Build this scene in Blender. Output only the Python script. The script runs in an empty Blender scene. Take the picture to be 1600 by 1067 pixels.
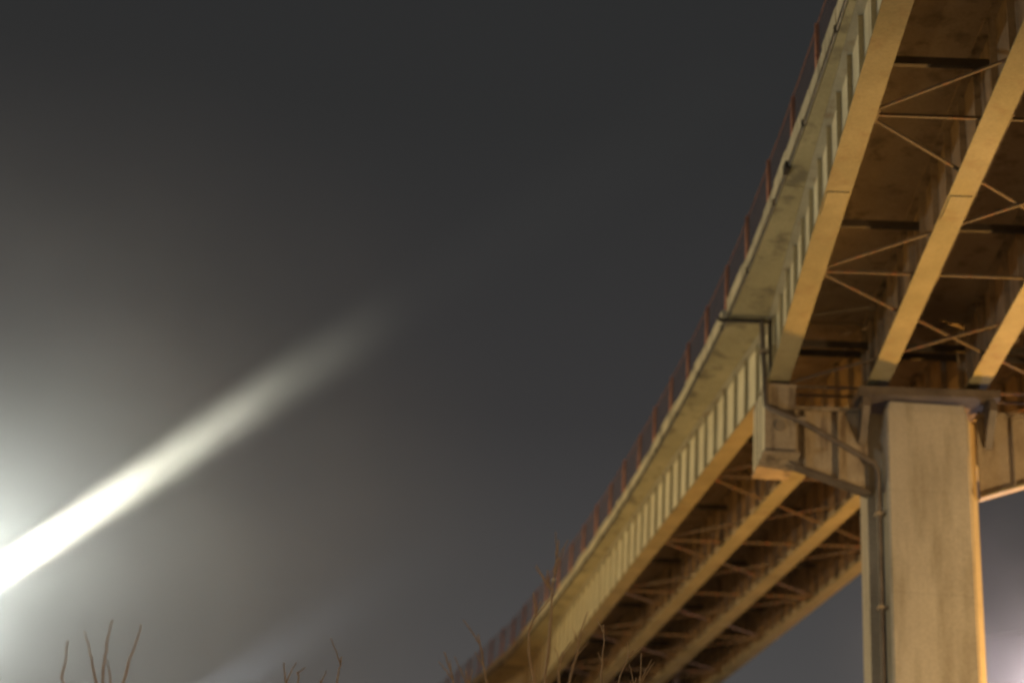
import bpy, math, random
from mathutils import Vector as V, Matrix
random.seed(7)
S = bpy.context.scene
COL = S.collection

# ------------------------------------------------------------------ camera
F = 2600.0                                   # focal length in px of the 1600 px wide photograph
CAM = V((0, 0, 1.6))
_U = V((.07, 1, -.44)); _Z = _U.normalized()
_f = V((0, 0, -1)); _Y = (_f - _Z * _f.dot(_Z)).normalized(); _X = _Y.cross(_Z)
R = Matrix((_X, _Y, _Z))                     # camera -> world
cam_d = bpy.data.cameras.new("camera"); cam = bpy.data.objects.new("camera", cam_d); COL.objects.link(cam)
cam_d.sensor_width = 36; cam_d.lens = 36 * F / 1600
cam_d.clip_start = .1; cam_d.clip_end = 4000
cam.matrix_world = Matrix.Translation(CAM) @ R.to_4x4()
S.camera = cam
cam_d.dof.use_dof = True; cam_d.dof.focus_distance = 21.5; cam_d.dof.aperture_fstop = 0.52

def ray(px, py): return R @ V(((px - 800) / F, -(py - 533.5) / F, -1))
def P(px, py, D): return CAM + ray(px, py) * D   # surveyed point: sight line and distance

# ------------------------------------------------------------------ world, exposure
w = bpy.data.worlds.new("World"); S.world = w; w.use_nodes = True
nt = w.node_tree; nt.nodes.clear()
out = nt.nodes.new('ShaderNodeOutputWorld'); bg = nt.nodes.new('ShaderNodeBackground')
tc = nt.nodes.new('ShaderNodeTexCoord'); sp = nt.nodes.new('ShaderNodeSeparateXYZ'); cr = nt.nodes.new('ShaderNodeValToRGB')
nt.links.new(tc.outputs['Generated'], sp.inputs[0]); nt.links.new(sp.outputs['Z'], cr.inputs[0])
nt.links.new(cr.outputs[0], bg.inputs[0]); nt.links.new(bg.outputs[0], out.inputs[0])
e = cr.color_ramp.elements                    # night sky: city glow low down, dark overhead
e[0].position = 0.0; e[0].color = (.130, .122, .118, 1)
e[1].position = 1.0; e[1].color = (.0165, .018, .0195, 1)
for p, c in ((.22, (.068, .066, .066, 1)), (.36, (.038, .037, .038, 1)), (.52, (.026, .0265, .027, 1))):
    k = e.new(p); k.color = c
bg.inputs[1].default_value = 1.0
S.view_settings.view_transform = 'Standard'; S.view_settings.look = 'None'
S.view_settings.exposure = 0; S.view_settings.gamma = 1
S.render.engine = 'CYCLES'
S.cycles.use_denoising = True
S.cycles.volume_bounces = 0; S.cycles.max_bounces = 4; S.cycles.diffuse_bounces = 3
S.cycles.volume_step_rate = 1

# ------------------------------------------------------------------ lamps (some added and unseen; fixtures are modelled further down)
SODIUM = (1.0, .47, .09); WHITE = (.93, 1.0, .90); AMBERW = (1.0, .64, .28); COOL = (.80, .88, 1.0)
BEAMC = (1.0, .98, .80)
def lamp(name, loc, col, power, size=.25, kind='POINT', aim=None, cone=None, blend=1):
    l = bpy.data.lights.new(name, kind); l.color = col; l.energy = power; l.shadow_soft_size = size
    if kind == 'SPOT': l.spot_size = math.radians(cone); l.spot_blend = blend
    o = bpy.data.objects.new(name, l); COL.objects.link(o); o.location = loc
    if aim is not None: o.rotation_euler = (V(aim) - V(loc)).to_track_quat('-Z', 'Y').to_euler()
    return o
MAST_TOP = P(-115, 925, 26)
L = dict(
    beam=(P(-45, 925, 26), P(660, 455, 34)),
    mast=MAST_TOP,
    sod_right=V((18.2, 40, 5.0)),
    sod_front=V((17, 26, 5.5)),
    sod_left=V((-17, 56, 6.5)),
    low_beam=(P(270, 1125, 26.5), P(660, 880, 22)),
    web_fill=V((-23, 50, 10)),
    twig_fill=V((-3, -4, 5.5)),
    right_glow=P(1690, 1110, 62),
)
lamp("streak_lamp", L['beam'][0], BEAMC, 470000, .27, 'SPOT', L['beam'][1], 8.0, 1)  # spot added out of frame to draw the bright left streak
lamp("mast_lamp", L['mast'], (.93, 1.0, .93), 2600, .3)
lamp("sodium_lamp_right", L['sod_right'], SODIUM, 13500, .3, 'SPOT', V((8, 42, 16)), 122, .4)
lamp("sodium_lamp_front", L['sod_front'], AMBERW, 6000, .3, 'SPOT', V((10, 36, 13)), 132, .5)
lamp("sodium_lamp_left", L['sod_left'], SODIUM, 5500, .3)
lamp("low_streak_lamp", L['low_beam'][0], COOL, 17000, .3, 'SPOT', L['low_beam'][1], 9, 1)  # spot added below the frame for the faint lower streak
lamp("far_lamp", L['right_glow'], (1.0, .82, .88), 3800, .3)
lamp("web_fill_lamp", L['web_fill'], (1.0, .84, .45), 12500, .3, 'SPOT', V((6, 46, 17)), 104, .35)  # unseen fill added to brighten the left girder side
lamp("twig_fill_lamp", L['twig_fill'], AMBERW, 2600, .3)  # unseen fill added behind the camera to warm the twigs

# ------------------------------------------------------------------ helpers
class MB:
    def __init__(s): s.v = []; s.f = []; s.sm = []
    def add(s, vs, fs, smooth=False):
        b = len(s.v); s.v += [V(x) for x in vs]; s.f += [tuple(b + i for i in q) for q in fs]; s.sm += [smooth] * len(fs)
    def para(s, o, a, b, c):
        o, a, b, c = V(o), V(a), V(b), V(c)
        if a.cross(b).dot(c) < 0: a, b = b, a
        vs = [o, o + a, o + a + b, o + b, o + c, o + a + c, o + a + b + c, o + b + c]
        s.add(vs, [(0, 3, 2, 1), (4, 5, 6, 7), (0, 1, 5, 4), (1, 2, 6, 5), (2, 3, 7, 6), (3, 0, 4, 7)])
    def bar(s, p, q, wd, ht, up=V((0, 0, 1))):
        p, q = V(p), V(q); d = (q - p).normalized(); x = d.cross(up).normalized() * wd; y = x.cross(d).normalized() * ht
        s.para(p - x / 2 - y / 2, x, q - p, y)
    def loft(s, rings, caps=True, smooth=False):
        n = len(rings[0]); b = len(s.v)
        for r in rings: s.v += [V(x) for x in r]
        for i in range(len(rings) - 1):
            for j in range(n):
                k = (j + 1) % n
                s.f.append((b + i * n + j, b + i * n + k, b + (i + 1) * n + k, b + (i + 1) * n + j)); s.sm.append(smooth)
        if caps:
            s.f.append(tuple(b + j for j in reversed(range(n)))); s.f.append(tuple(b + (len(rings) - 1) * n + j for j in range(n))); s.sm += [False, False]
    def tube(s, pts, r, n=8, smooth=True):
        pts = [V(p) for p in pts]; rs = r if isinstance(r, (list, tuple)) else [r] * len(pts)
        rings = []; ref = None
        for i, p in enumerate(pts):
            d = (pts[min(i + 1, len(pts) - 1)] - pts[max(i - 1, 0)]).normalized()
            if ref is None: ref = d.orthogonal().normalized()
            x = (ref - d * ref.dot(d)).normalized(); ref = x; y = d.cross(x)
            rings.append([p + (x * math.cos(a) + y * math.sin(a)) * rs[i] for a in (2 * math.pi * k / n for k in range(n))])
        s.loft(rings, True, smooth)
    def build(s, name, mt, parent=None, org=None, loc=None):
        """vertices are world points; stored relative to the object's own origin"""
        org = V(org) if org is not None else (V(parent.location) if parent and loc is None else V((0, 0, 0)))
        me = bpy.data.meshes.new(name); me.from_pydata([tuple(v - org) for v in s.v], [], s.f); me.update()
        me.polygons.foreach_set('use_smooth', s.sm)
        me.materials.append(mt)
        import bmesh
        bm = bmesh.new(); bm.from_mesh(me); bmesh.ops.recalc_face_normals(bm, faces=bm.faces[:]); bm.to_mesh(me); bm.free()
        o = bpy.data.objects.new(name, me); COL.objects.link(o)
        if parent: o.parent = parent; o.location = org - wloc(parent)
        else: o.location = org
        return o
def wloc(o):
    p = V((0, 0, 0))
    while o: p += V(o.location); o = o.parent
    return p
def tag(o, label, cat, group=None, kind=None):
    if label: o['label'] = label
    if cat: o['category'] = cat
    if group: o['group'] = group
    if kind: o['kind'] = kind
    return o
def thing(name, label, cat, loc, group=None):
    o = bpy.data.objects.new(name, None); COL.objects.link(o); o.location = loc; o.empty_display_size = .5
    return tag(o, label, cat, group)
def inst(src, name, loc_world, parent):
    o = bpy.data.objects.new(name, src.data); COL.objects.link(o); o.parent = parent
    o.location = V(loc_world) - wloc(parent); return o

# ------------------------------------------------------------------ materials
def mat(name, c1, c2, scale=1.5, rough=.7, metal=0, bump=.15, stain=None, streak=0.0, fine=18, bscale=30, ramp=(.35, .68), smask=(.52, .66), boards=False):
    m = bpy.data.materials.new(name); m.use_nodes = True; t = m.node_tree; b = t.nodes['Principled BSDF']
    N = t.nodes.new; Lk = t.links.new
    tc = N('ShaderNodeTexCoord'); oi = N('ShaderNodeObjectInfo')
    geo = N('ShaderNodeNewGeometry')
    n1 = N('ShaderNodeTexNoise'); n1.inputs['Scale'].default_value = scale; n1.inputs['Detail'].default_value = 7; n1.inputs['Roughness'].default_value = .62
    Lk(geo.outputs['Position'], n1.inputs['Vector'])
    r1 = N('ShaderNodeValToRGB'); r1.color_ramp.elements[0].position = ramp[0]; r1.color_ramp.elements[1].position = ramp[1]
    r1.color_ramp.elements[0].color = (*c1, 1); r1.color_ramp.elements[1].color = (*c2, 1)
    Lk(n1.outputs['Fac'], r1.inputs[0]); col = r1.outputs[0]
    n2 = N('ShaderNodeTexNoise'); n2.inputs['Scale'].default_value = fine; n2.inputs['Detail'].default_value = 5
    Lk(geo.outputs['Position'], n2.inputs['Vector'])
    if stain:
        mp = N('ShaderNodeMapping'); mp.inputs['Scale'].default_value = (1, 1, .18 if streak else 1)
        Lk(geo.outputs['Position'], mp.inputs[0])
        n3 = N('ShaderNodeTexNoise'); n3.inputs['Scale'].default_value = scale * 2.4; n3.inputs['Detail'].default_value = 6; n3.inputs['Roughness'].default_value = .6
        Lk(mp.outputs[0], n3.inputs['Vector'])
        r3 = N('ShaderNodeMapRange'); r3.inputs['From Min'].default_value = smask[0]; r3.inputs['From Max'].default_value = smask[1]; r3.inputs['To Max'].default_value = .8
        Lk(n3.outputs['Fac'], r3.inputs[0])
        mx = N('ShaderNodeMix'); mx.data_type = 'RGBA'; Lk(r3.outputs[0], mx.inputs['Factor']); Lk(col, mx.inputs['A']); mx.inputs['B'].default_value = (*stain, 1)
        col = mx.outputs['Result']
    # fine mottling and a slight value difference between one piece and the next
    a = N('ShaderNodeMath'); a.operation = 'MULTIPLY_ADD'; Lk(n2.outputs['Fac'], a.inputs[0]); a.inputs[1].default_value = .5; a.inputs[2].default_value = .68
    a2 = N('ShaderNodeMath'); a2.operation = 'MULTIPLY_ADD'; Lk(oi.outputs['Random'], a2.inputs[0]); a2.inputs[1].default_value = .16; Lk(a.outputs[0], a2.inputs[2])
    hs = N('ShaderNodeHueSaturation'); Lk(col, hs.inputs['Color']); Lk(a2.outputs[0], hs.inputs['Value'])
    fin = hs.outputs[0]
    if boards:
        for ax, per, wd, dk in (('X', .21, .10, .95), ('Z', 2.4, .012, .91)):
            sx = N('ShaderNodeSeparateXYZ'); Lk(geo.outputs['Position'], sx.inputs[0])
            dv = N('ShaderNodeMath'); dv.operation = 'DIVIDE'; Lk(sx.outputs[ax], dv.inputs[0]); dv.inputs[1].default_value = per
            fr = N('ShaderNodeMath'); fr.operation = 'FRACT'; Lk(dv.outputs[0], fr.inputs[0])
            lt = N('ShaderNodeMath'); lt.operation = 'LESS_THAN'; Lk(fr.outputs[0], lt.inputs[0]); lt.inputs[1].default_value = wd
            mg = N('ShaderNodeMapRange'); Lk(lt.outputs[0], mg.inputs[0]); mg.inputs['To Min'].default_value = 1; mg.inputs['To Max'].default_value = dk
            h2 = N('ShaderNodeHueSaturation'); Lk(fin, h2.inputs['Color']); Lk(mg.outputs[0], h2.inputs['Value']); fin = h2.outputs[0]
    Lk(fin, b.inputs['Base Color'])
    b.inputs['Roughness'].default_value = rough; b.inputs['Metallic'].default_value = metal
    if bump:
        nb = N('ShaderNodeTexNoise'); nb.inputs['Scale'].default_value = bscale; nb.inputs['Detail'].default_value = 4
        Lk(geo.outputs['Position'], nb.inputs['Vector'])
        bp = N('ShaderNodeBump'); bp.inputs['Strength'].default_value = bump; bp.inputs['Distance'].default_value = .02
        Lk(nb.outputs['Fac'], bp.inputs['Height']); Lk(bp.outputs[0], b.inputs['Normal'])
    return m
M = dict(
    concrete=mat('concrete', (.50, .455, .32), (.62, .56, .41), .9, .9, stain=(.15, .13, .10), streak=1, bump=.3),
    column=mat('column_concrete', (.46, .42, .35), (.54, .50, .42), .7, .9, stain=(.31, .27, .20), streak=1, bump=.25, smask=(.49, .68), boards=True),
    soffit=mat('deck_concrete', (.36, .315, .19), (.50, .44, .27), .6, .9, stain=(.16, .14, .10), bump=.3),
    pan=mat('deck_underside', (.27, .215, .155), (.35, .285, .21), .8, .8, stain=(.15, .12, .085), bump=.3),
    steel=mat('painted_steel', (.36, .34, .27), (.47, .45, .37), .8, .55, stain=(.26, .20, .13), streak=1, bump=.08),
    web=mat('lit_web_paint', (.60, .55, .40), (.74, .69, .51), .8, .55, stain=(.42, .35, .22), streak=1, bump=.08, smask=(.56, .75)),  # outer web paler than the other girders: lamplight put into its colour
    stiff=mat('stiffener_steel', (.36, .31, .19), (.44, .39, .25), 1.2, .6, bump=.05),
    flange=mat('flange_steel', (.22, .20, .115), (.31, .275, .165), .9, .55, stain=(.20, .14, .08), bump=.08, smask=(.55, .75)),
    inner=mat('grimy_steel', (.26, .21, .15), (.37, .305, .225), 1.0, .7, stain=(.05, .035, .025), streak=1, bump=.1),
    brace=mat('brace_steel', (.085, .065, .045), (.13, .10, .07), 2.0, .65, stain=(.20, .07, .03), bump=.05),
    capst=mat('cap_steel', (.30, .24, .17), (.44, .37, .27), 1.5, .6, stain=(.13, .09, .06), streak=1, bump=.1),
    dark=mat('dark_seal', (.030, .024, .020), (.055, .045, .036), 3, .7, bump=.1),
    pipe=mat('drainpipe_iron', (.10, .080, .065), (.17, .14, .115), 2, .5, bump=.05),
    red_post=mat('reddish_post', (.55, .22, .13), (.62, .30, .18), 3, .7, stain=(.28, .06, .03), bump=.1),  # reddish orange with darker red patches
    wire=mat('reddish_wire', (.20, .12, .09), (.24, .15, .12), 3, .7, bump=0),
    asphalt=mat('asphalt', (.04, .04, .04), (.06, .058, .055), 2, .9, bump=.4),
    ground=mat('rough_ground', (.16, .14, .11), (.24, .20, .16), .4, .95, bump=.6, bscale=4),
    bark=mat('pale_bark', (.48, .34, .21), (.58, .44, .29), 12, .8, bump=.2),
    leaf=mat('pale_pod', (.60, .57, .52), (.70, .66, .60), 8, .7, bump=0),
    galv=mat('galvanised_steel', (.28, .29, .30), (.38, .38, .39), 3, .4, .6, bump=.05),
)
def emis(name, col, st):
    m = bpy.data.materials.new(name); m.use_nodes = True; b = m.node_tree.nodes['Principled BSDF']
    b.inputs['Emission Color'].default_value = (*col, 1); b.inputs['Emission Strength'].default_value = st; b.inputs['Base Color'].default_value = (.8, .8, .8, 1)
    return m
M['glow_sod'] = emis('sodium_lens', SODIUM, 6); M['glow_white'] = emis('floodlight_lens', (.93, 1, .95), 8)

# ------------------------------------------------------------------ ground
m = MB(); n = 24; ext = 1500
vs = [V((-ext + 2 * ext * i / n, -ext + 2 * ext * j / n, 0)) for j in range(n + 1) for i in range(n + 1)]
m.add(vs, [(j * (n + 1) + i, j * (n + 1) + i + 1, (j + 1) * (n + 1) + i + 1, (j + 1) * (n + 1) + i) for j in range(n) for i in range(n)])
tag(m.build('ground', M['ground']), None, None, kind='structure')
m = MB(); m.add([(20, -60, .004), (27, -60, .004), (27, 220, .004), (20, 220, .004)], [(0, 1, 2, 3)])
tag(m.build('road', M['asphalt']), None, None, kind='structure')

# ------------------------------------------------------------------ bridge axes
ZZ = V((0, 0, 1))
G1 = P(1212, 611, 40); T = (P(1669, 627, 40) - G1).normalized(); SPC = (P(1669, 627, 40) - G1).length / 3
DF = ray(410, 1630).normalized(); DN = -ray(843, 1785).normalized(); D3 = ray(-40, 1575).normalized()
H = 1.85
LF = 41.0; LN = 38.0; L3 = 34.0
class Span:
    def __init__(s, O, d, t, L): s.O, s.d, s.t, s.L = V(O), V(d), V(t), L
    def pt(s, x, y, z): return s.O + s.t * x + s.d * y + ZZ * z
T3 = (Matrix.Rotation(math.radians(7.5), 3, 'Z') @ T).normalized()
near = Span(G1, DN, T, LN); far = Span(G1, DF, T, LF)
O3 = far.pt(-.05, LF, 0); third = Span(O3, D3, T3, L3)
OH = {id(near): lambda s: -1.14 + .95 * (1 - (2 * s / 41 - 1) ** 2),
      id(far): lambda s: -1.14 + .63 * (1 - (2 * s / 41 - 1) ** 2) - .21 * s / 41,
      id(third): lambda s: -1.35 + .75 * (1 - (2 * s / 41 - 1) ** 2)}
for s_ in (near, far, third): s_.oh = OH[id(s_)]
WID = 3 * SPC + 2.75
CURB = .52

def build_span(sp, label, y0, y1, stiff_sp, panel, p0, seg):
    root = thing('bridge_span', label, 'bridge deck', sp.pt(3.5, (y0 + y1) / 2, 0))
    root['group'] = 'spans of the viaduct'
    RX = sp.t; DY = sp.d
    def build(m, name, mt, par=root, org=None): return m.build(name, mt, par, org if org is not None else wloc(par))
    # deck, cast in segments with open joints; the road surface lies across them
    n = round((y1 - y0) / seg)
    for i in range(n):
        a = y0 + (y1 - y0) * i / n + .012; b = y0 + (y1 - y0) * (i + 1) / n - .012
        m = MB(); k = 4; rings = []
        for q in range(k + 1):
            y = a + (b - a) * q / k; l = sp.oh(max(y, 0))
            rings.append([sp.pt(l, y, H), sp.pt(l, y, H + .05), sp.pt(l + .05, y, H + .05), sp.pt(l + .05, y, H + .14), sp.pt(l, y, H + .14), sp.pt(l, y, H + .27),
                          sp.pt(-.204, y, H + .27), sp.pt(-.204, y, H - .03)])
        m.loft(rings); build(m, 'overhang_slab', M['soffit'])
    m = MB(); rings = []
    for q in range(25):
        y = y0 + (y1 - y0) * q / 24; l = sp.oh(max(y, 0)); r = l + WID
        rings.append([sp.pt(-.201, y, H), sp.pt(-.201, y, H + .27), sp.pt(r, y, H + .27), sp.pt(r, y, H)])
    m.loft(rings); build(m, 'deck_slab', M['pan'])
    m = MB(); rings = []
    for q in range(25):
        y = y0 + (y1 - y0) * q / 24; l = sp.oh(max(y, 0)) + .3; r = l + WID - .6
        rings.append([sp.pt(l, y, H + .275), sp.pt(l, y, H + .35), sp.pt(r, y, H + .35), sp.pt(r, y, H + .275)])
    m.loft(rings); build(m, 'road_surface', M['asphalt'])
    # plate girders
    fw, ft, wt = .50, .04, .03
    for g in range(4):
        x = g * SPC
        gr = MB(); gr.para(sp.pt(x - wt / 2, y0, ft), RX * wt, DY * (y1 - y0), ZZ * (H - .05 - ft))
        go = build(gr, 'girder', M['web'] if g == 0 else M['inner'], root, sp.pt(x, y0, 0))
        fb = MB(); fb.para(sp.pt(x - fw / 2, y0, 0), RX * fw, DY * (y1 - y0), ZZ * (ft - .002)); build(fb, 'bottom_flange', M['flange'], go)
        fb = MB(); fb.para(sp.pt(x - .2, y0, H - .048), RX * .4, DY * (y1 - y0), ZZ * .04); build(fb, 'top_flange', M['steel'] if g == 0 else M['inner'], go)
        ns = int((y1 - y0 - .3) / stiff_sp); src = None; dp = .095 if g == 0 else .13
        for i in range(ns):
            y = y0 + .25 + i * stiff_sp
            o = sp.pt(x - wt / 2 - .002 - dp, y, ft + .002)
            if src is None:
                st = MB(); st.para(o, RX * dp, DY * .022, ZZ * (H - .055 - ft)); st.para(o + RX * (dp + wt + .004), RX * dp, DY * .022, ZZ * (H - .055 - ft))
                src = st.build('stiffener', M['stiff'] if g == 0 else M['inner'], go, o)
            else: inst(src, 'stiffener', o, go)
        # splice plates under the flange
        for y in (y0 + (y1 - y0) * .22, y0 + (y1 - y0) * .78):
            sl = MB(); sl.para(sp.pt(x - .21, y, -.022), RX * .42, DY * .9, ZZ * .020); build(sl, 'splice_plate', M['flange'], go)
    # cross frames and lateral bracing
    ys = []; y = p0
    while y < y1 - .3: ys.append(y); y += panel
    for y in ys:
        for g in range(3):
            a, b = g * SPC + .03, (g + 1) * SPC - .03
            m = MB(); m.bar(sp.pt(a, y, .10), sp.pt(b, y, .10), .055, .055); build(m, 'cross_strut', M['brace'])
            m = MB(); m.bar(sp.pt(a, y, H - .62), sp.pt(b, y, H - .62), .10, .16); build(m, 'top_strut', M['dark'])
            gp = MB(); gp.para(sp.pt(a, y - .22, .055), RX * .28, DY * .44, ZZ * .014); build(gp, 'gusset_plate', M['brace'])
    for i in range(len(ys) - 1):
        for g in range(3):
            for sg in (0, 1):
                f0, f1 = g / 3, (g + 1) / 3
                ya = ys[i] + panel * (f0 if sg == 0 else 1 - f0); yb = ys[i] + panel * (f1 if sg == 0 else 1 - f1)
                m = MB(); zz = .085 + .055 * sg
                m.bar(sp.pt(g * SPC + .02, ya, zz), sp.pt((g + 1) * SPC - .02, yb, zz), .055, .04); build(m, 'lateral_brace', M['brace'])
    return root

near_root = build_span(near, 'near viaduct span of steel girders passing overhead at the upper right, cut by the frame', .06, LN, 1.2, 5.85, .10, 5.95)
far_root = build_span(far, 'long viaduct span beyond the big pier with a row of pale web panels', .06, LF - .06, 1.07, 6.4, .45, 5.8)
third_root = build_span(third, 'farthest viaduct span, only its edge showing at the bottom beyond the second joint', .06, L3, 7.0, 6.2, .5, 5.8)

# ------------------------------------------------------------------ edge line of the whole deck
edge = []                                        # (point on soffit edge, forward dir, outward dir, span, y)
for sp, a, b, sgn in ((near, 38.0, .0, -1), (far, .0, 41.0, 1), (third, .0, 34.0, 1)):
    k = int(abs(b - a) / .5)
    for i in range(k + 1):
        y = a + (b - a) * i / k
        edge.append((sp.pt(sp.oh(y), y, H), sp, y))
cum = [0]
for i in range(1, len(edge)): cum.append(cum[-1] + (edge[i][0] - edge[i - 1][0]).length)
def edge_at(s):
    import bisect
    i = min(max(bisect.bisect_right(cum, s) - 1, 0), len(cum) - 2)
    f = (s - cum[i]) / max(cum[i + 1] - cum[i], 1e-6)
    return edge[i][0].lerp(edge[i + 1][0], f)
def edge_frame(s):
    p = edge_at(s); d = (edge_at(min(s + .4, cum[-1])) - edge_at(max(s - .4, 0))); d.normalize()
    o = V((-d.y, d.x, 0)).normalized()           # outward (left of travel direction)
    return p, d, o
S_PIER = next(cum[i] for i in range(len(edge)) if edge[i][1] is far)
S_PIER2 = next(cum[i] for i in range(len(edge)) if edge[i][1] is third)

# kerb wall: precast units with small steps and open joints
root = thing('kerb_wall', 'low pale concrete kerb wall of short units along the left edge of the viaduct deck', 'parapet', edge_frame(S_PIER)[0])
s = .2
while s < cum[-1] - 2:
    ln = 1.24
    a, b = s + .012, s + ln - .012
    if s < S_PIER < s + ln: b = S_PIER - .03
    j = random.uniform(-.04, .04); tz = random.uniform(-.03, .03)
    m = MB(); rings = []
    for q, ss in enumerate((a, (a + b) / 2, b)):
        p, d, o = edge_frame(ss); up = CURB + j + tz * (q - 1)
        w = .05 + j * .3
        rings.append([p + o * w + ZZ * .145, p + o * (w + .01) + ZZ * (up - .03), p + o * (w - .02) + ZZ * up, p - o * .22 + ZZ * up, p - o * .22 + ZZ * .276, p - o * .002 + ZZ * .276, p - o * .002 + ZZ * .145])
    m.loft(rings); m.build('kerb_unit', M['concrete'], root)
    s += ln
# conduits in the recess under the kerb
root = thing('cable_conduit', 'thin dark conduit pair clipped along the deck edge under the kerb wall', 'conduit', edge_frame(S_PIER)[0])
for dz, rr, mt in ((.075, .026, 'dark'), (.02, .016, 'galv')):
    m = MB(); pts = []
    s = 0.3
    while s < cum[-1] - 1:
        p, d, o = edge_frame(s); pts.append(p + o * (.032 + rr * (.4 if dz > .05 else 0)) + ZZ * dz + ZZ * .006 * math.sin(s * 2.1)); s += .6
    m.tube(pts, rr, 6); m.build('conduit', M[mt], root)
k = 0; s = 1.5; src = None
while s < cum[-1] - 2:
    p, d, o = edge_frame(s); m = MB(); q = p + o * .0 + ZZ * .0
    m.para(q - d * .03, d * .06, o * .085, ZZ * .13); m.build('clip', M['dark'], root)
    s += 3.1
p, d, o = edge_frame(S_PIER - 7.0)
m = MB(); m.para(p - d * .12 - ZZ * .05, d * .26, o * .12, ZZ * .18); m.build('junction_box', M['dark'], root)

# fence
root = thing('mesh_fence', 'reddish see-through mesh fence on posts above the kerb wall of the viaduct', 'fence', edge_frame(S_PIER)[0] + ZZ * CURB)
FH = 1.32; ss = []
s = S_PIER - 30.0 + .9
POST0 = S_PIER + .75
s = POST0 - 2.55 * 13
while s < cum[-1] - 2: ss.append(s); s += 2.55
ss = [x for x in ss if x > .5]
for i, s in enumerate(ss):
    p, d, o = edge_frame(s); q = p - o * .08 + ZZ * (CURB - .02); lean = o * random.uniform(-.02, .02) + d * random.uniform(-.015, .015)
    m = MB(); r_ = .048; m.tube([q, q + (ZZ * FH + lean)], r_, 8)
    m.tube([q + ZZ * FH + lean, q + ZZ * (FH + .05) + lean], [.05, .015], 8)
    m.tube([q + ZZ * .0, q + ZZ * .05], .075, 8)
    m.build('fence_post', M['red_post'], root)
m = MB(); pts = []
for i in range(len(ss) - 1):
    for f in (0, .5):
        s = ss[i] + 2.55 * f; p, d, o = edge_frame(s); pts.append(p - o * .08 + ZZ * (CURB + FH - .04 - (.012 if f else 0)))
m.tube(pts, .012, 5); m.build('top_rail', M['red_post'], root)
m = MB(); pitch = .085; total = ss[-1] - ss[0]; nn = int(total / pitch); hh = FH - .1
for i in range(-int(hh / pitch), nn):
    for sg in (0, 1):
        sa = ss[0] + i * pitch; z0, z1 = 0, hh; sb = sa + hh
        if sa < ss[0]: z0 = ss[0] - sa; sa = ss[0]
        if sb > ss[-1]: z1 = hh - (sb - ss[-1]); sb = ss[-1]
        if sb - sa < .05: continue
        pa, _, oa = edge_frame(sa); pb, _, ob = edge_frame(sb)
        za, zb = (z0, z1) if sg == 0 else (hh - z0, hh - z1)
        A = pa - oa * .055 + ZZ * (CURB + .05 + za); B = pb - ob * .055 + ZZ * (CURB + .05 + zb)
        dr = (B - A).normalized(); x = dr.cross(oa).normalized() * .0018; y = oa * .0018
        b = len(m.v); m.v += [A + x, A - x + y, A - x - y, B + x, B - x + y, B - x - y]
        m.f += [(b, b + 1, b + 4, b + 3), (b + 1, b + 2, b + 5, b + 4), (b + 2, b, b + 3, b + 5)]; m.sm += [False] * 3
o = m.build('wire_mesh', M['wire'], root); o['kind'] = 'stuff'

# expansion joint seals
def joint(spx, lab):
    m = MB(); y = 0.0
    l = spx.oh(0) - .03
    m.para(spx.pt(l, -.05, H - .05), spx.t * (abs(l) - .22), spx.d * .09, ZZ * .30)
    o = m.build('joint_seal', M['dark'], None, spx.pt(-.6, 0, H)); tag(o, lab, 'expansion joint', 'expansion joints of the deck')
joint(far, 'dark expansion joint seal across the overhang above the big concrete pier')
joint(third, 'small dark expansion joint seal at the far pier, at the bottom of the frame')

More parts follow.
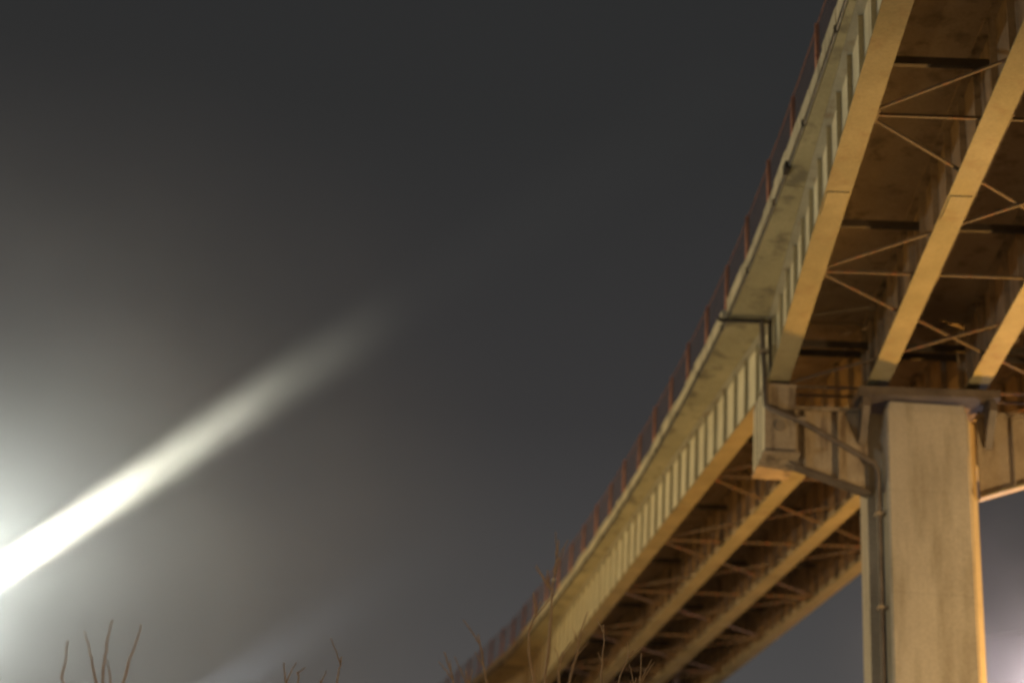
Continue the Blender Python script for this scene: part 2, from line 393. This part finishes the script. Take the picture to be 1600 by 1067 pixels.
# ------------------------------------------------------------------ piers
def build_pier(O, t, lab, collab=None):
    """O = underside of the outer girder on the pier line, t = along the cap"""
    a = V((t.y, -t.x, 0)).normalized()            # towards the camera side
    th = V((t.x, t.y, 0)).normalized()
    cx = 1.5 * SPC                                # column centre
    def pt(x, y, z): return O + th * x + a * y + ZZ * (z + x * t.z / math.hypot(t.x, t.y))
    def fl(x, y, z): return O + th * x + a * y + ZZ * z
    gz = -O.z
    root = thing('bridge_pier', lab, 'bridge pier', fl(cx, 0, gz))
    def B(m, name, mt): return m.build(name, M[mt], root, wloc(root))
    sl = t.z / math.hypot(t.x, t.y)
    # front shaft with rounded shoulders, wider rear shaft with chamfered corners
    cc = cx - .10; fw = .955
    m = MB(); prof = []
    ch = .05
    plan = [(-fw + ch, .78), (-fw, .78 - ch), (-fw, .20), (fw, .20), (fw, .78 - ch), (fw - ch, .78)]
    topz = -.50 + cx * sl
    m.loft([[fl(cc + x * (1.02 if z < -4 else 1), y, z) for x, y in plan] for z in (gz, topz - .22)] + [[fl(cc + x * .93, .20 + (y - .20) * .96, topz) for x, y in plan]])
    B(m, 'front_shaft', 'column')
    bw = 1.33; m = MB(); c2 = .30
    plan = [(-bw, .197), (-bw, -.9 + c2), (-bw + c2, -.9), (bw - c2, -.9), (bw, -.9 + c2), (bw, -.12), (bw - .22, .197)]
    m.loft([[fl(cc + .02 + x, y, z) for x, y in plan] for z in (gz, topz - .12)]); B(m, 'rear_shaft', 'column')
    # ledge plate carrying the two middle girders, with knee brackets
    m = MB(); m.para(pt(cx - 1.72, -.5, -.42), th * 3.30 + ZZ * 3.30 * sl, a * 1.55, ZZ * .20); B(m, 'bearing_ledge', 'pipe')
    for x0 in (cx - 1.62, cx + 1.34):
        m = MB(); q = pt(x0, .35, -.43); m.loft([[q, q + a * .60, q + a * .60 - ZZ * .25, q - ZZ * 1.0], [v + th * .17 for v in (q, q + a * .60, q + a * .60 - ZZ * .25, q - ZZ * 1.0)]]); B(m, 'knee_bracket', 'pipe')
    # cantilever arms: recessed web, sloping bottom plate, top plate, ribs
    for sg in (-1, 1):
        xi = cc + sg * (bw - .04); xo = cx + sg * (cx + .32)
        zt = -.62; zo, zi = -1.78, -2.66
        def zb(x): f = (x - xi) / (xo - xi); return zi + (zo - zi) * f + 0 * x
        for yy, nm in ((.30, 'arm_web'),):
            m = MB(); m.loft([[pt(xi, yy, zt), pt(xo, yy, zt), pt(xo, yy, zb(xo) + .05), pt(xi, yy, zb(xi) + .05)],
                              [pt(xi, yy - .05, zt), pt(xo, yy - .05, zt), pt(xo, yy - .05, zb(xo) + .05), pt(xi, yy - .05, zb(xi) + .05)]]); B(m, nm, 'capst')
        xe = cx + sg * (cx - .38)
        m = MB(); m.loft([[pt(x, y, zb(x) + q) for y, q in ((.44, 0), (.06, 0), (.06, .06), (.44, .06))] for x in (xi, xe)]); B(m, 'arm_bottom_plate', 'pipe' if sg < 0 else 'flange')
        m = MB(); m.loft([[pt(xi, .50, zt), pt(xi, .0, zt), pt(xi, .0, zt + .06), pt(xi, .50, zt + .06)],
                          [pt(xo, .50, zt), pt(xo, .0, zt), pt(xo, .0, zt + .06), pt(xo, .50, zt + .06)]]); B(m, 'arm_top_plate', 'inner')
        for f in (.30, .62):
            x = xi + (xo - xi) * f; m = MB(); q = pt(x, .30, zt - .002)
            m.para(q, th * .035, a * .14, ZZ * (zb(x) + .07 - zt)); B(m, 'arm_rib', 'capst')
        # end box under the outer girder
        x0 = -.36 if sg < 0 else 3 * SPC - .36
        m = MB(); q = pt(x0, -1.02, zo - .02); bwid = .72
        m.para(q, th * bwid, a * 1.70, ZZ * (-.14 - zo + .02)); B(m, 'end_box', 'capst')
        m = MB(); m.para(pt(x0 - .05, -1.08, zo - .08), th * (bwid + .14), a * 1.86, ZZ * .058); B(m, 'end_box_base', 'inner')
        m = MB(); m.para(pt(x0 - .03, -1.05, -.138), th * (bwid + .06), a * 1.76, ZZ * .05); B(m, 'end_box_lid', 'inner')
        if sg < 0:
            m = MB(); m.para(pt(x0 - .022, -1.02, zo - .015), th * .020, a * 1.70, ZZ * (-.15 - zo + .01)); B(m, 'lit_side_plate', 'web')  # plate added to hold lamplight on the box side as pale colour
        for yy in (.42, -.3):
            m = MB(); m.para(pt(x0 + .14, yy - .2, -.086), th * .44, a * .4, ZZ * .084); B(m, 'bearing', 'dark')
        m = MB(); m.tube([pt(x0 + .36, .682, zo + .62), pt(x0 + .36, .72, zo + .62)], .13, 16); B(m, 'inspection_cover', 'inner')
        for yy in (-.55, -.15, .3):
            m = MB(); q = pt(x0 - .045, yy, zo + .0); 
            if sg < 0: m.para(q, th * .043, a * .03, ZZ * (-.16 - zo)); B(m, 'side_rib', 'capst')
    for g in (1, 2):
        m = MB(); m.para(pt(g * SPC - .24, -.2, -.218), th * .48, a * .75, ZZ * .214); B(m, 'bearing', 'dark')
    return root
pier1 = build_pier(G1, T, 'tall concrete pier with a broad column and haunched steel cap arms at the lower right')
pier2 = build_pier(O3, T3, 'far pier whose pale cap end box just shows at the bottom edge')

# drainpipe of the near pier
a = V((T.y, -T.x, 0)).normalized(); th = V((T.x, T.y, 0)).normalized()
def lp(x, y, z): return G1 + th * x + a * y + ZZ * (z + x * T.z)
root = thing('drainpipe', 'dark drainpipe running from the deck joint across the pier cap and down the column', 'drainpipe', lp(1.5 * SPC - 1.24, .55, -G1.z))
m = MB(); m.tube([lp(-1.42, .12, H - .02), lp(-1.36, .12, H - .075), lp(-.42, .14, H - .085), lp(-.34, .14, H - .1)], .055, 8); m.build('gutter_pipe', M['dark'], root)
m = MB(); m.tube([lp(-.36, .13, H - .05), lp(-.36, .14, H - .16), lp(-.36, .70, -.05), lp(-.37, .80, -.35), lp(-.36, .86, -.72), lp(-.26, .88, -.82), lp(.45, .86, -1.08), lp(1.5 * SPC - 1.32, .62, -1.98), lp(1.5 * SPC - 1.22, .52, -2.2), lp(1.5 * SPC - 1.20, .50, -6), lp(1.5 * SPC - 1.20, .50, -G1.z)], .07, 10); m.build('downpipe', M['pipe'], root)
m = MB(); m.tube([lp(-.16, .16, H - .06), lp(-.16, .30, .0)], .045, 8); m.build('relief_pipe', M['dark'], root)
for x, y, z in ((-.36, .42, .8), (.45, .80, -1.08), (1.5 * SPC - 1.20, .45, -3.2), (1.5 * SPC - 1.20, .45, -5.4), (1.5 * SPC - 1.20, .45, -7.6)):
    m = MB(); m.para(lp(x - .10, y - .1, z), th * .20, a * .24, ZZ * .07); m.build('pipe_clamp', M['inner'], root)

# ------------------------------------------------------------------ bare saplings
def limb(m, pts, r0, r1, n=6):
    # catmull-rom through the points, with slight wander
    P_ = [V(p) for p in pts]; P_ = [P_[0] * 2 - P_[1]] + P_ + [P_[-1] * 2 - P_[-2]]; out_ = []
    for i in range(1, len(P_) - 2):
        for k in range(5):
            u = k / 5; a, b, c, d = P_[i - 1:i + 3]
            out_.append(.5 * ((2 * b) + (c - a) * u + (2 * a - 5 * b + 4 * c - d) * u * u + (3 * b - a - 3 * c + d) * u ** 3))
    out_.append(P_[-2])
    N = len(out_) - 1
    out_ = [p + V((random.uniform(-1, 1), random.uniform(-1, 1), 0)) * .006 if 0 < i < N else p for i, p in enumerate(out_)]
    m.tube(out_, [r0 + (r1 - r0) * (i / N) for i in range(N + 1)], n)
    return out_
def sapling(D, base_px, crotch, tips, label, r=.04, twigs=2, wood=None):
    """tips: list of lists of (px, py, dD) points of each stem, from low to high"""
    c = P(crotch[0], crotch[1], D); b = V((P(base_px, 1300, D).x, c.y + .15, 0))
    root = thing('bare_sapling', label, 'tree', b, 'bare saplings along the bottom of the view')
    m = MB(); limb(m, [b, b.lerp(c, .5) + V((.08, 0, 0)), c], r * 1.25, r * .8, 8); m.build('trunk', M['bark'], root)
    for tp in tips:
        pts = [c] + [P(x, y, D + dd) for x, y, dd in tp]
        m = MB(); path = limb(m, pts, r * .30, .0045 * D / 14)
        br = m.build('branch', M['bark'], root)
        for k in range(twigs):
            i = random.randint(len(path) // 2, len(path) - 3); p = path[i]; up = (path[i + 2] - path[i]).normalized()
            side = V((random.choice((-1, 1)) * random.uniform(.3, .7), random.uniform(-.5, .5), 0))
            ln = random.uniform(.10, .26)
            tm = MB(); limb(tm, [p, p + (up + side * .8) * ln * .5, p + (up * 1.15 + side) * ln], .008, .0035, 5); tm.build('twig', M['bark'], br)
    return root
D = 15
sapling(D, 155, (158, 1160), [[(150, 1067, 0), (141, 1020, .1), (132, 985, .1)], [(160, 1067, 0), (166, 1015, 0), (171, 985, .05), (176, 968, .1)], [(192, 1067, 0), (203, 1030, .1), (214, 1000, .1), (220, 975, .1)], [(172, 1067, 0), (168, 1030, .2)], [(100, 1067, -.2), (103, 1035, -.2), (106, 1000, -.2)]],
        'leafless sapling with four thin stems at the bottom left, nearest the bright glow', .05, 0)
sapling(17, 452, (455, 1170), [[(446, 1067, 0), (444, 1035, .1)], [(466, 1067, 0), (464, 1050, .1)]], 'two faint bare stems at the bottom left of centre, inside the faint lower beam', .035, 1)
sapling(17, 535, (532, 1170), [[(527, 1067, 0), (531, 1042, .1), (534, 1025, .1)], [(505, 1090, 0), (500, 1062, .1)]], 'single reddish bare stem at the bottom centre left of the viaduct', .035, 1)
sapling(16, 735, (738, 1180), [[(760, 1090, 0), (756, 1040, .1), (750, 1005, .1), (747, 990, .1)], [(715, 1090, 0), (706, 1055, .1), (694, 1018, .1)], [(735, 1100, 0), (728, 1045, .1)]],
        'bare sapling with a crooked stem just left of the far end of the kerb wall', .045)
sp4 = sapling(16, 855, (850, 1160), [[(851, 1067, 0), (858, 1010, 0), (862, 940, 0), (865, 905, 0), (870, 872, 0), (873, 843, 0)], [(851, 1067, .06), (857, 1005, .06), (862, 935, .06), (857, 915, .1), (855.5, 890, .1)], [(838, 1090, .1), (826, 1000, .2), (836, 955, .2), (834, 925, .2)]],
              'tall pale bare sapling with a small white pod, rising in front of the viaduct kerb', .05, 3)
m = MB(); c = P(865, 906, 16)
rings = []
for i in range(1, 8):
    th_ = math.pi * i / 8; rings.append([c + V((math.cos(a_) * math.sin(th_) * .024, math.sin(a_) * math.sin(th_) * .022, math.cos(th_) * .024)) for a_ in (2 * math.pi * k / 10 for k in range(10))])
m.loft(rings, True, True); m.build('seed_pod', M['leaf'], sp4)
sapling(16, 890, (885, 1170), [[(890, 1067, 0), (900, 1025, .1), (909, 985, .1), (918, 955, .1)], [(873, 1067, 0), (876, 1035, .1), (880, 1015, .1)]], 'bare sapling leaning right in front of the pale web panels at the bottom', .045)
sapling(18, 945, (942, 1180), [[(940, 1090, 0), (940, 1045, .1), (944, 1000, .1), (943, 975, .1)], [(960, 1090, 0), (975, 1040, .1), (990, 1015, .1)]], 'thin bare sapling in front of the dark girder bay at the bottom', .04)
sapling(18, 1000, (998, 1180), [[(998, 1090, 0), (1000, 1060, .1), (1002, 1020, .1)], [(990, 1090, 0), (994, 1058, .1)]], 'short reddish bare sapling farthest right, below the second girder', .04)

# overhead wire right of the pier
m = MB(); A = P(1440, 1008, 90); Bq = P(1900, 925, 80); pts = [A.lerp(Bq, i / 12) - ZZ * .25 * math.sin(math.pi * i / 12) for i in range(13)]
m.tube(pts, .035, 6); tag(m.build('overhead_wire', M['galv'], None, A), 'thin overhead wire crossing the sky just right of the pier column', 'wire')

# ------------------------------------------------------------------ light fixtures (outside the frame, where the lamps hang)
def street_lamp(pos, arm, label, lens='glow_sod'):
    pos = V(pos); arm = V(arm); base = V((pos.x, pos.y, 0)) - arm
    r = thing('street_lamp', label, 'street lamp', base, 'street lamps out of frame beside the viaduct')
    m = MB(); m.tube([base, base + ZZ * .6, base + ZZ * (pos.z - .6), base + ZZ * (pos.z + .15) + arm * .25, pos + ZZ * .34 - arm * .12], [.11, .10, .065, .05, .04], 10); m.build('pole', M['galv'], r)
    m = MB(); d = arm.normalized(); x = V((-d.y, d.x, 0)); q = pos + ZZ * .33 - d * .3
    m.loft([[q - x * .16 + d * .0, q + x * .16, q + x * .18 + d * .75, q - x * .18 + d * .75], [q - x * .10 + ZZ * .14, q + x * .10 + ZZ * .14, q + x * .1 + d * .65 + ZZ * .12, q - x * .1 + d * .65 + ZZ * .12]]); m.build('lamp_head', M['galv'], r)
    m = MB(); q2 = q - ZZ * .03; m.loft([[q2 - x * .12 + d * .1, q2 + x * .12 + d * .1, q2 + x * .12 + d * .62, q2 - x * .12 + d * .62], [v + ZZ * .028 for v in (q2 - x * .12 + d * .1, q2 + x * .12 + d * .1, q2 + x * .12 + d * .62, q2 - x * .12 + d * .62)]]); m.build('lens', M[lens], r)
street_lamp(L['sod_left'], (1.4, 0, 0), 'sodium street lamp at the left of the camera')
street_lamp(L['twig_fill'], (-1.4, 0, 0), 'warm fill lamp added behind the camera to light the twigs')
street_lamp(L['right_glow'], (0, -1.4, 0), 'distant street lamp low behind the right of the pier')
# sodium floodlights on posts, tilted up at the bridge
POSTS = [('sod_right', (8, 42, 16), 'sodium floodlight on a post right of the pier, tilted up at the deck'), ('sod_front', (10, 36, 13), 'warm floodlight on a post nearer the camera, aimed at the column face')]
# floodlight mast at the left
def flood(parent, pos, aim, rad=.2):
    d = (V(aim) - V(pos)).normalized(); pos = V(pos) - d * .06
    m = MB(); m.tube([pos - d * .40, pos - d * .32, pos - d * .12, pos], [rad * .5, rad * .85, rad, rad], 16); m.build('lamp_housing', M['galv'], parent)
    m = MB(); m.tube([pos + d * .002, pos + d * .02], rad * .92, 16); m.build('lens', M['glow_white'], parent)
mb = V((MAST_TOP.x - .55, MAST_TOP.y + .3, 0))
r = thing('floodlight_mast', 'tall floodlight mast just outside the left edge, the source of the white glow', 'floodlight', mb)
m = MB(); m.tube([mb, mb + ZZ * (MAST_TOP.z + 1.2)], [.16, .09], 12); m.build('pole', M['galv'], r)
m = MB(); m.bar(mb + ZZ * (MAST_TOP.z - .45) - V((.8, 0, 0)), mb + ZZ * (MAST_TOP.z - .45) + V((.9, 0, 0)), .1, .1); m.build('crossbar', M['galv'], r)
wb = V((L['web_fill'].x - .1, L['web_fill'].y + .4, 0))
r2 = thing('web_fill_floodlight', 'fill floodlight added on a pole left of the frame, brightening the pale girder side', 'floodlight', wb)
m = MB(); m.tube([wb, wb + ZZ * (L['web_fill'].z + .2)], [.12, .07], 10); m.build('pole', M['galv'], r2)
d_ = (G1 - L['web_fill']).normalized(); flood(r2, L['web_fill'] - d_ * .45, G1, .22)
flood(r, L['mast'] + V((.1, 0, -.3)), L['mast'] + V((10, 4, -2)), .26)
sb = V((L['beam'][0].x - .3, L['beam'][0].y, 0))
r = thing('streaklight', 'searchlight added on a steel post just out of frame to draw the long bright streak', 'streaklight', sb)
m = MB(); m.tube([sb, sb + ZZ * (L['beam'][0].z + .1)], [.09, .06], 10); m.build('pole', M['galv'], r)
m = MB(); m.bar(sb + ZZ * (L['beam'][0].z - .22), V((L['beam'][0].x, L['beam'][0].y, L['beam'][0].z - .22)), .06, .06); m.build('bracket', M['galv'], r)
flood(r, L['beam'][0], L['beam'][1], .16)
for key, aim, lab in POSTS:
    q = V(L[key]); d_ = (V(aim) - q).normalized(); pb = V((q.x, q.y, 0)) - V((d_.x, d_.y, 0)) * .5
    rr_ = thing('sodium_floodlight', lab, 'floodlight', pb, 'sodium floodlights beside the viaduct')
    m = MB(); m.tube([pb, pb + ZZ * .4, pb + ZZ * (q.z - .35), q - d_ * .85], [.10, .08, .06, .05], 10); m.build('pole', M['galv'], rr_)
    flood(rr_, q - d_ * .42, aim, .24)
yb = V((L['low_beam'][0].x, L['low_beam'][0].y, 0))
r = thing('low_streak_floodlight', 'low floodlight added below the frame to draw the faint lower streak', 'floodlight', yb)
m = MB(); m.tube([yb, yb + ZZ * (L['low_beam'][0].z - .3)], .07, 10); m.build('pole', M['galv'], r)
flood(r, L['low_beam'][0], L['low_beam'][1], .22)

# ------------------------------------------------------------------ haze
m = MB(); m.para((-220, -60, -1), V((440, 0, 0)), V((0, 330, 0)), V((0, 0, 27)))
hm = bpy.data.materials.new('haze_air'); hm.use_nodes = True; t = hm.node_tree; t.nodes.remove(t.nodes['Principled BSDF'])
pv = t.nodes.new('ShaderNodeVolumePrincipled'); pv.inputs['Color'].default_value = (.97, .97, .95, 1); pv.inputs['Density'].default_value = .00008; pv.inputs['Anisotropy'].default_value = .0
t.links.new(pv.outputs[0], t.nodes['Material Output'].inputs['Volume'])
tag(m.build('haze', hm), None, None, kind='stuff')

# bank of mist added round the left lamps so streak and glow show and fade
MC = P(-60, 930, 26.5); MR = 11.5
m = MB(); rings = []
for i in range(1, 16):
    t_ = math.pi * i / 16; rings.append([MC + V((math.cos(a_) * math.sin(t_), math.sin(a_) * math.sin(t_), math.cos(t_))) * MR for a_ in (2 * math.pi * k / 28 for k in range(28))])
m.loft(rings, True, False)
mm = bpy.data.materials.new('glow_mist_air'); mm.use_nodes = True; t = mm.node_tree; t.nodes.remove(t.nodes['Principled BSDF'])
pv = t.nodes.new('ShaderNodeVolumePrincipled'); pv.inputs['Color'].default_value = (.97, .97, .95, 1); pv.inputs['Anisotropy'].default_value = .0
tc = t.nodes.new('ShaderNodeTexCoord'); ln = t.nodes.new('ShaderNodeVectorMath'); ln.operation = 'LENGTH'
mr = t.nodes.new('ShaderNodeMapRange'); mr.inputs['From Min'].default_value = 0; mr.inputs['From Max'].default_value = MR * .96; mr.inputs['To Min'].default_value = 1; mr.inputs['To Max'].default_value = 0
pw = t.nodes.new('ShaderNodeMath'); pw.operation = 'POWER'; pw.inputs[1].default_value = 2.6
ns = t.nodes.new('ShaderNodeTexNoise'); ns.inputs['Scale'].default_value = .30; ns.inputs['Detail'].default_value = 2
nm = t.nodes.new('ShaderNodeMapRange'); nm.inputs['From Min'].default_value = .3; nm.inputs['From Max'].default_value = .7; nm.inputs['To Min'].default_value = .40; nm.inputs['To Max'].default_value = 1.55
ml = t.nodes.new('ShaderNodeMath'); ml.operation = 'MULTIPLY'; m2 = t.nodes.new('ShaderNodeMath'); m2.operation = 'MULTIPLY'; m2.inputs[1].default_value = .090
k_ = t.links.new
k_(tc.outputs['Object'], ln.inputs[0]); k_(ln.outputs['Value'], mr.inputs['Value']); k_(mr.outputs[0], pw.inputs[0]); k_(tc.outputs['Object'], ns.inputs['Vector']); k_(ns.outputs['Fac'], nm.inputs['Value'])
k_(pw.outputs[0], ml.inputs[0]); k_(nm.outputs[0], ml.inputs[1]); k_(ml.outputs[0], m2.inputs[0]); k_(m2.outputs[0], pv.inputs['Density'])
k_(pv.outputs[0], t.nodes['Material Output'].inputs['Volume'])
tag(m.build('glow_mist', mm, None, MC), None, None, kind='stuff')

o = bpy.data.objects['glow_mist'].copy(); o.name = 'glow_mist.001'; COL.objects.link(o); o.location = P(1660, 1030, 62)  # second fog volume, added so the lower right shows a glow
